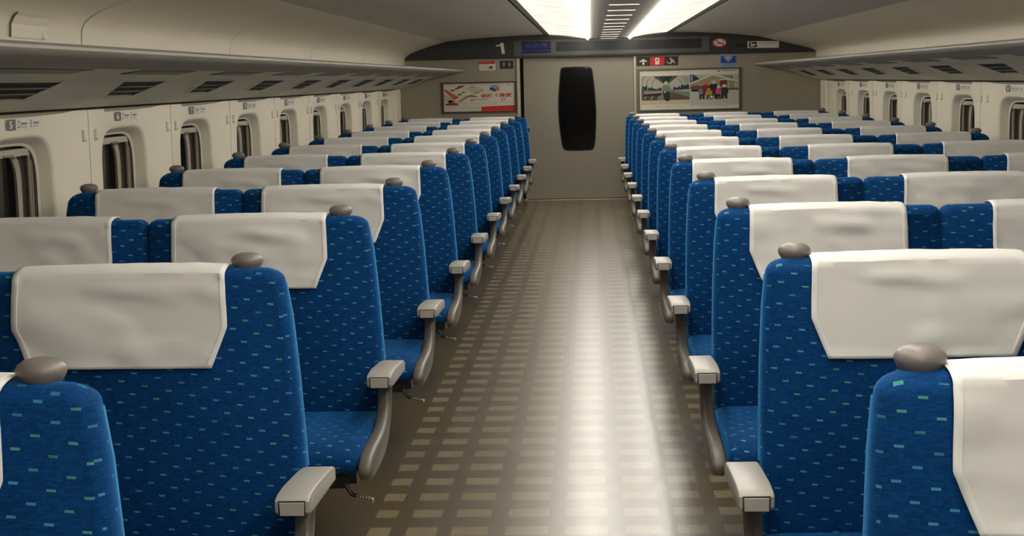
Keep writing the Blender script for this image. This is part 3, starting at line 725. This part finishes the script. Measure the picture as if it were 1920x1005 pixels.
def hook_proto(side):
    s = 1 if side == 'left' else -1
    mb = MB(); mb.prism([(-.009, .024), (-.009, -.024), (.009, -.024), (.009, .024)], 'x', [(0, 0), (s * .005, .001), (s * .007, .004)])
    mb.prism([(-.007, -.022), (.007, -.022), (.007, -.014), (-.007, -.014)], 'x', [(s * .006, 0), (s * .014, .002)])
    return mb
hm = mat('hook_plastic', (214, 204, 180), .45)
for side, X, W, names in (('left', -2.0458, WCL, 5), ('right', 2.4448, WCR, 7)):
    me = None
    start = 2 if side == 'left' else 4
    for i in range(start, len(W) - 1):
        row = names + i - start
        for j, dy in enumerate((.71, .87) if side == 'left' else (.60 , .76)):
            lab = 'cream coat hook on %s wall between plates %d and %d, %s of the pair' % (side, row, row + 1, 'nearer' if j == 0 else 'farther')
            loc = (X, W[i] + dy, 1.098)
            if me is None:
                o = build('coat_hook', hook_proto(side), hm, loc=loc, smooth=30); me = o
            else:
                o = me.copy(); COL.objects.link(o); o.location = loc
            tag(o, lab, 'coat hook', 'coat hooks on the %s wall' % side)

# clear flap on the left bin near the camera
c = (-1.945, 5.6, 1.50); t = thing('bin_flap', c, 'small pale flap with dark hinge on the left upper shell', 'flap')
fp = [(-1.962, 1.470), (-1.959, 1.515), (-1.945, 1.542), (-1.932, 1.553)]
mb = MB()
def off(q, d): return (q[0] + d, q[1] - d * .5)
vs = []
for d in (.003, .006):
    for yy in (5.44, 5.80): vs += [(off(q, d)[0], yy, off(q, d)[1]) for q in fp]
n = len(fp); fs = []
for a in range(n - 1):
    fs += [(a, a + 1, n + a + 1, n + a), (2 * n + a, 3 * n + a, 3 * n + a + 1, 2 * n + a + 1), (a, 2 * n + a, 2 * n + a + 1, a + 1), (n + a, n + a + 1, 3 * n + a + 1, 3 * n + a)]
fs += [(0, n, 3 * n, 2 * n), (n - 1, 3 * n - 1, 4 * n - 1, 2 * n - 1)]
mb.add(vs, fs)
build('flap_plate', mb, M['bin'], t, shift=c)
mb = MB(); mb.tube([(-1.955, 5.432, 1.468), (-1.952, 5.432, 1.512), (-1.938, 5.432, 1.538), (-1.925, 5.432, 1.550)], .003, 6); build('hinge', mb, M['track'], t, shift=c)
mb = MB(); mb.lathe([(.001, .01), (.008, .008), (.010, 0), (.008, -.006)], 0, 0, 12); mb.v = [(a - 1.953, b + 5.77, cc + 1.474) for a, b, cc in mb.v]; build('button', mb, M['cloth'], t, shift=c)

# ------------------------------------------------------------------ seats
def front_y(z): return -.070 - (.905 - z) * .085
def round_corner(c, r1, r2, a0, a1, n=6):
    return [(c[0] + r1 * math.cos(math.radians(a0 + (a1 - a0) * k / n)), c[1] + r2 * math.sin(math.radians(a0 + (a1 - a0) * k / n))) for k in range(n + 1)]

# shapes per seat kind: inner/outer edges as (z, x) lists, world x
SEATS = {
 'left_aisle':  dict(l=[(.30, -1.2965), (.60, -1.2965), (.80, -1.2968)], r=[(.30, -.612), (.48, -.614), (.57, -.620), (.68, -.628), (.80, -.640)], tl=(-1.297, .030, .022), tr=(-.651, .048, .030), cov=(-1.221, -.770), knob=-.735, arm=(-.59, 1)),
 'left_window': dict(l=[(.30, -1.995), (.48, -1.99), (.68, -1.98), (.80, -1.972)], r=[(.30, -1.298), (.60, -1.298), (.80, -1.299)], tl=(-1.962, .070, .045), tr=(-1.299, .030, .022), cov=(-1.845, -1.398), knob=-1.888, arm=None),
 'right_aisle': dict(l=[(.30, .341), (.48, .341), (.57, .342), (.68, .345), (.80, .351)], r=[(.30, .9895), (.60, .9895), (.80, .9885)], tl=(.357, .040, .030), tr=(.988, .030, .018), cov=(.448, .890), knob=.420, arm=(.303, -1)),
 'right_middle': dict(l=[(.30, .9905), (.60, .9905), (.80, .9905)], r=[(.30, 1.7215), (.60, 1.7215), (.80, 1.7215)], tl=(.9905, .035, .022), tr=(1.7215, .035, .020), cov=(1.132, 1.572), knob=None, arm=None),
 'right_window': dict(l=[(.30, 1.7245), (.60, 1.7245), (.80, 1.7245)], r=[(.30, 2.40), (.60, 2.40), (.80, 2.392)], tl=(1.7245, .030, .020), tr=(2.388, .070, .040), cov=(1.828, 2.272), knob=2.315, arm=None),
}
ZT = .902
def outline(S, cx):
    xl, r1l, r2l = S['tl']; xr, r1r, r2r = S['tr']
    pts = [(x - cx, z) for z, x in S['r']]
    pts += [(a - cx, b) for a, b in round_corner((xr - r1r, ZT - r2r), r1r, r2r, 0, 90)]
    pts += [(a - cx, b) for a, b in round_corner((xl + r1l, ZT - r2l), r1l, r2l, 90, 180)]
    pts += [(x - cx, z) for z, x in reversed(S['l'])]
    return pts

def make_seat(kind, variant):
    S = SEATS[kind]; x0 = S['l'][0][1]; x1 = S['r'][0][1]; cx = (x0 + x1) / 2
    t = thing('train_seat', (cx, 0, 0), 'seat', 'seat', 'blue train seats in rows')
    O = outline(S, cx)
    mb = MB(); mb.prism(O, 'y', [(0, .020), (.006, .011), (.016, .004), (.027, 0), (.045, 0), (.070, .007), (.095, .024)])
    mb.v = [(x, y + front_y(z), z) for x, y, z in mb.v]
    back = build('backrest', mb, M['fab'], t, smooth=50, uv=True)
    # piping along outer edges of the front face
    for sgn, key in ((1, 'r'), (-1, 'l')):
        outer = (kind.endswith('aisle') and ((sgn == 1) == (kind[:4] == 'left'))) 
        if outer:
            e = [(x - cx + sgn * .000, z) for z, x in S[key] if z > .32]
            xx, r1, r2 = S['tr'] if sgn == 1 else S['tl']
            e += [(xx - cx - sgn * .001, ZT - r2 * 1.1)]
            mb = MB(); mb.tube([(x, front_y(z) + .050, z) for x, z in e], .0030, 6)
            build('piping', mb, M['piping'], back, smooth=True)
    # shell behind
    mb = MB(); mb.prism([(a, b) for a, b in O], 'y', [(.092, .03), (.110, .03), (.120, .04)]); mb.v = [(x, y + front_y(z), z - .03) for x, y, z in mb.v]
    build('back_shell', mb, M['shell'], t, smooth=50)
    # cushion
    cl, cr = x0 - cx + .006, x1 - cx - .006
    if S['arm']:
        if S['arm'][1] == 1: cr = -.618 - cx
        else: cl = .342 - cx
    prof = [(-.085, .275), (-.085, .338), (-.20, .345), (-.40, .348), (-.50, .346), (-.548, .338), (-.585, .322), (-.604, .300), (-.602, .282), (-.588, .270), (-.50, .268)]
    mb = MB(); mb.prism(prof, 'x', [(cl, .016), (cl + .006, .007), (cl + .018, .002), (cl + .035, 0), (cr - .035, 0), (cr - .018, .002), (cr - .006, .007), (cr, .016)])
    build('cushion', mb, M['fab'], t, smooth=50, uv=True)
    # pan and pedestal
    mb = MB(); mb.box(cl + .01, cr - .01, -.585, -.05, .243, .275); mb.box(cl + .06, cr - .03, -.605, -.56, .236, .262); build('seat_pan', mb, M['black'], t)
    pl, pr = cl + .10, cr - .10
    if kind == 'left_aisle': pl, pr = cl + .03, cr - .40
    if kind == 'right_aisle': pl, pr = cl + .40, cr - .03
    mb = MB(); mb.box(pl, pr, -.40, -.12, .02, .243); mb.box(pl - .02, pr + .02, -.46, -.06, 0, .03); build('pedestal', mb, M['base'], t)
    # cover
    ca, cb = S['cov'][0] - cx, S['cov'][1] - cx; mid, hw = (ca + cb) / 2, (cb - ca) / 2
    NX, path = 40, []
    top = .9095
    path += [(.030, .80), (.035, .84), (.038, .875), (.039, .890)]
    for k in range(13):
        a = math.radians(10 + k * 13); path.append((-.0175 + .0585 * math.cos(a), .889 + (top - .889) * math.sin(a) ** .8))
    zz = .886
    path2 = []
    while zz > .7001: path2.append(zz); zz -= .0085
    path2.append(.700)
    path += [(None, z) for z in path2]
    NYp = len(path); vs = []; fs = []; ms = []
    rnd = random.Random(variant * 31 + len(kind)); sx = rnd.uniform(-20, 20); px = rnd.uniform(-.25, .45); pa = rnd.uniform(.6, 1.3)
    def width(z, front):
        w = hw
        if front:
            if z > .785: w = hw + .003 * (.9 - z) / .12
            else: w = hw + .003 - (.785 - z) / .085 * .034
        return w
    rows = []
    for j, (py, z) in enumerate(path):
        front = py is None
        w = width(z, front)
        if front:
            depth = (.893 - z)
            py_ = front_y(z) - .0085 - .0015 * min(1, max(0, depth) * 30)
        else: py_ = py - .004
        # the two hem lines sit at fixed distance from the edge
        ss = [-1, -1 + .0115 / w] + [(-1 + .0125 / w) + (2 - .025 / w) * i / (NX - 4) for i in range(NX - 3)] + [1 - .0115 / w, 1]
        r = []
        for s in ss:
            x = mid + s * w; a = 0
            k1 = math.exp(-((s - px) / .33) ** 2)
            if front:
                dd = min(1, max(0, .886 - z) / .03)
                # soft horizontal sags and small creases just below the top edge
                a = .0085 * pa * k1 * math.sin((.905 - z) * 52 - s * 2.2) * math.exp(-((z - .862) / .045) ** 2) * dd
                a += .0060 * math.sin(s * 2.6 + sx) * math.exp(-((z - .80) / .05) ** 2)
                a += .0050 * noise.noise(Vector((s * 3.0 + sx, z * 22, variant))) * dd + .0080 * noise.noise(Vector((s * 1.6 + sx, z * 12 + s * 1.3, 4.5))) * dd
                a = max(a - .001, -.0045) if a < 0 else a
                zo = 0
            else:
                zo = .0035 * (1 - s * s) + .0016 * noise.noise(Vector((s * 4 + sx, py * 10, 1)))
                if abs(s) > .96: zo -= .002
            edge = abs(s) >= 1 - .012 / w or (front and z < .710)
            r.append((x, py_ - a - (.0016 if edge and front else 0), z + zo + (.0012 * math.sin(s * 3 + sx) if front and z < .72 else 0)))
        rows.append(r)
    n = len(rows[0])
    for r in rows: vs += r
    for j in range(NYp - 1):
        for i in range(n - 1):
            hem = i == 0 or i == n - 2 or j >= NYp - 2
            fs.append((j * n + i, j * n + i + 1, (j + 1) * n + i + 1, (j + 1) * n + i)); ms.append(1 if hem else 0)
    mb = MB(); mb.v = vs; mb.f = fs; mb.m = ms
    cov = build('headrest_cover', mb, [M['cloth'], M['hem']], t, smooth='open'); cov['label'] = 'white cloth headrest cover'
    md = cov.modifiers.new('thick', 'SOLIDIFY'); md.thickness = .0012; md.offset = -1
    # grab knob
    if S['knob'] is not None:
        mb = MB(); mb.lathe([(.004, .9325), (.014, .932), (.024, .929), (.031, .924), (.034, .918), (.0338, .913), (.031, .907), (.027, .901), (.0235, .896), (.022, .890), (.023, .884)], S['knob'] - cx, -.014, 32, sy=.95)
        kb = build('grab_knob', mb, M['knob'], t, smooth=50); kb['label'] = 'grey grab knob'
    if S['arm']:
        ax, sg = S['arm'][0] - cx, S['arm'][1]
        prof = [(-.365, .456), (-.374, .463), (-.3745, .484), (-.368, .490), (-.345, .4935), (-.285, .4945), (-.16, .4875), (-.075, .481), (-.055, .476), (-.052, .445), (-.12, .447), (-.30, .452)]
        mb = MB(); mb.prism(prof, 'x', [(ax - .035, .006), (ax - .033, .002), (ax - .029, 0), (ax + .029, 0), (ax + .033, .002), (ax + .035, .006)])
        arm = build('armrest', mb, M['arm'], t, smooth=35)
        mb = MB(); mb.box(ax - .0265, ax + .0265, -.3752, -.370, .4575, .4855, 1); mb.prism([(ax - .024, .456), (ax + .024, .456), (ax + .025, .4835), (ax - .025, .4835)], 'y', [(-.3775, .0015), (-.374, 0)], 0)
        build('end_cap', mb, [M['insert'], M['gap']], arm)
        fr = [(-.19, .452), (-.205, .42), (-.225, .385), (-.26, .355), (-.31, .339), (-.38, .331), (-.46, .329), (-.54, .327), (-.60, .317), (-.632, .300), (-.640, .285), (-.632, .268), (-.61, .259), (-.54, .257), (-.45, .256), (-.37, .262), (-.31, .274), (-.26, .297), (-.215, .33), (-.18, .375), (-.160, .42), (-.152, .452)]
        xa, xb = ax - sg * .026, ax + sg * .010
        mb = MB(); mb.prism(fr, 'x', [(xa, .004), (xa + sg * .004, 0), (xb - sg * .012, 0), (xb - sg * .004, .004), (xb, .012)])
        build('side_panel', mb, M['panel'], t, smooth=50)
        if kind == 'left_aisle':
            mb = MB(); P = [(-.672, -.56, .262), (-.655, -.60, .250), (-.648, -.602, .232), (-.640, -.604, .220), (-.628, -.606, .216)]
            mb.tube([(x - cx, y, z) for x, y, z in P], .006, 8); mb.tube([(-.635 - cx, -.606, .218), (-.584 - cx, -.612, .206)], .0042, 8)
            pd = build('foot_pedal', mb, M['black'], t, smooth=True)
            mb = MB()
            for k in range(6):
                q = k / 6 + .05; a = Vector((-.628 - cx, -.606, .2165)); b = Vector((-.582 - cx, -.612, .2055)); p = a.lerp(b, q); p2 = a.lerp(b, q + .10)
                mb.tube([p, p2], .0062, 8)
            build('pedal_grip', mb, M['chrome'], pd, smooth=True)
    return t, cx

desc = {'left_aisle': ('aisle', 'left of the aisle'), 'left_window': ('window', 'left of the aisle'), 'right_aisle': ('aisle', 'right of the aisle'), 'right_middle': ('middle', 'right of the aisle'), 'right_window': ('window', 'right of the aisle')}
protos = {}
for kind in SEATS:
    for r in range(12):
        v = (r * 2 + len(kind)) % 4
        if (kind, v) not in protos:
            o, cx = make_seat(kind, v); protos[(kind, v)] = (o, cx)
        else:
            src, cx = protos[(kind, v)]; o = copy_tree(src)
        o.location = (cx, ROW0 + PITCH * r, 0)
        a, b = desc[kind]
        o['label'] = 'blue patterned %s seat with white cover, %s, %s' % (a, b, 'nearest row' if r == 0 else ('farthest row' if r == 11 else ORD[r] + ' row from camera'))

# ------------------------------------------------------------------ camera
yaw, pitch, roll = -0.05063881466310232, -0.11602063597550265, -0.023181026091763132
cy, sy = math.cos(yaw), math.sin(yaw); cp, sp_ = math.cos(pitch), math.sin(pitch)
fwd = Vector((sy * cp, cy * cp, sp_)); right = Vector((cy, -sy, 0)); up = right.cross(fwd)
cr, sr = math.cos(roll), math.sin(roll)
R = right * cr + up * sr; U = -right * sr + up * cr
cam = D.cameras.new('camera'); co = D.objects.new('camera', cam); COL.objects.link(co)
mw = Matrix((R, U, -fwd)).transposed().to_4x4(); mw.translation = Vector((0, 0, CZ)); co.matrix_world = mw
cam.sensor_width = 36; cam.lens = 3029.45 / 1920 * 36; cam.clip_start = .05
sc = bpy.context.scene; sc.camera = co
w = D.worlds.new('night'); sc.world = w; w.use_nodes = True; w.node_tree.nodes['Background'].inputs[0].default_value = (.01, .01, .012, 1)
sc.view_settings.view_transform = 'Standard'; sc.view_settings.look = 'None'; sc.view_settings.gamma = 1; sc.view_settings.use_curve_mapping = False
sc.view_settings.exposure = 0.70
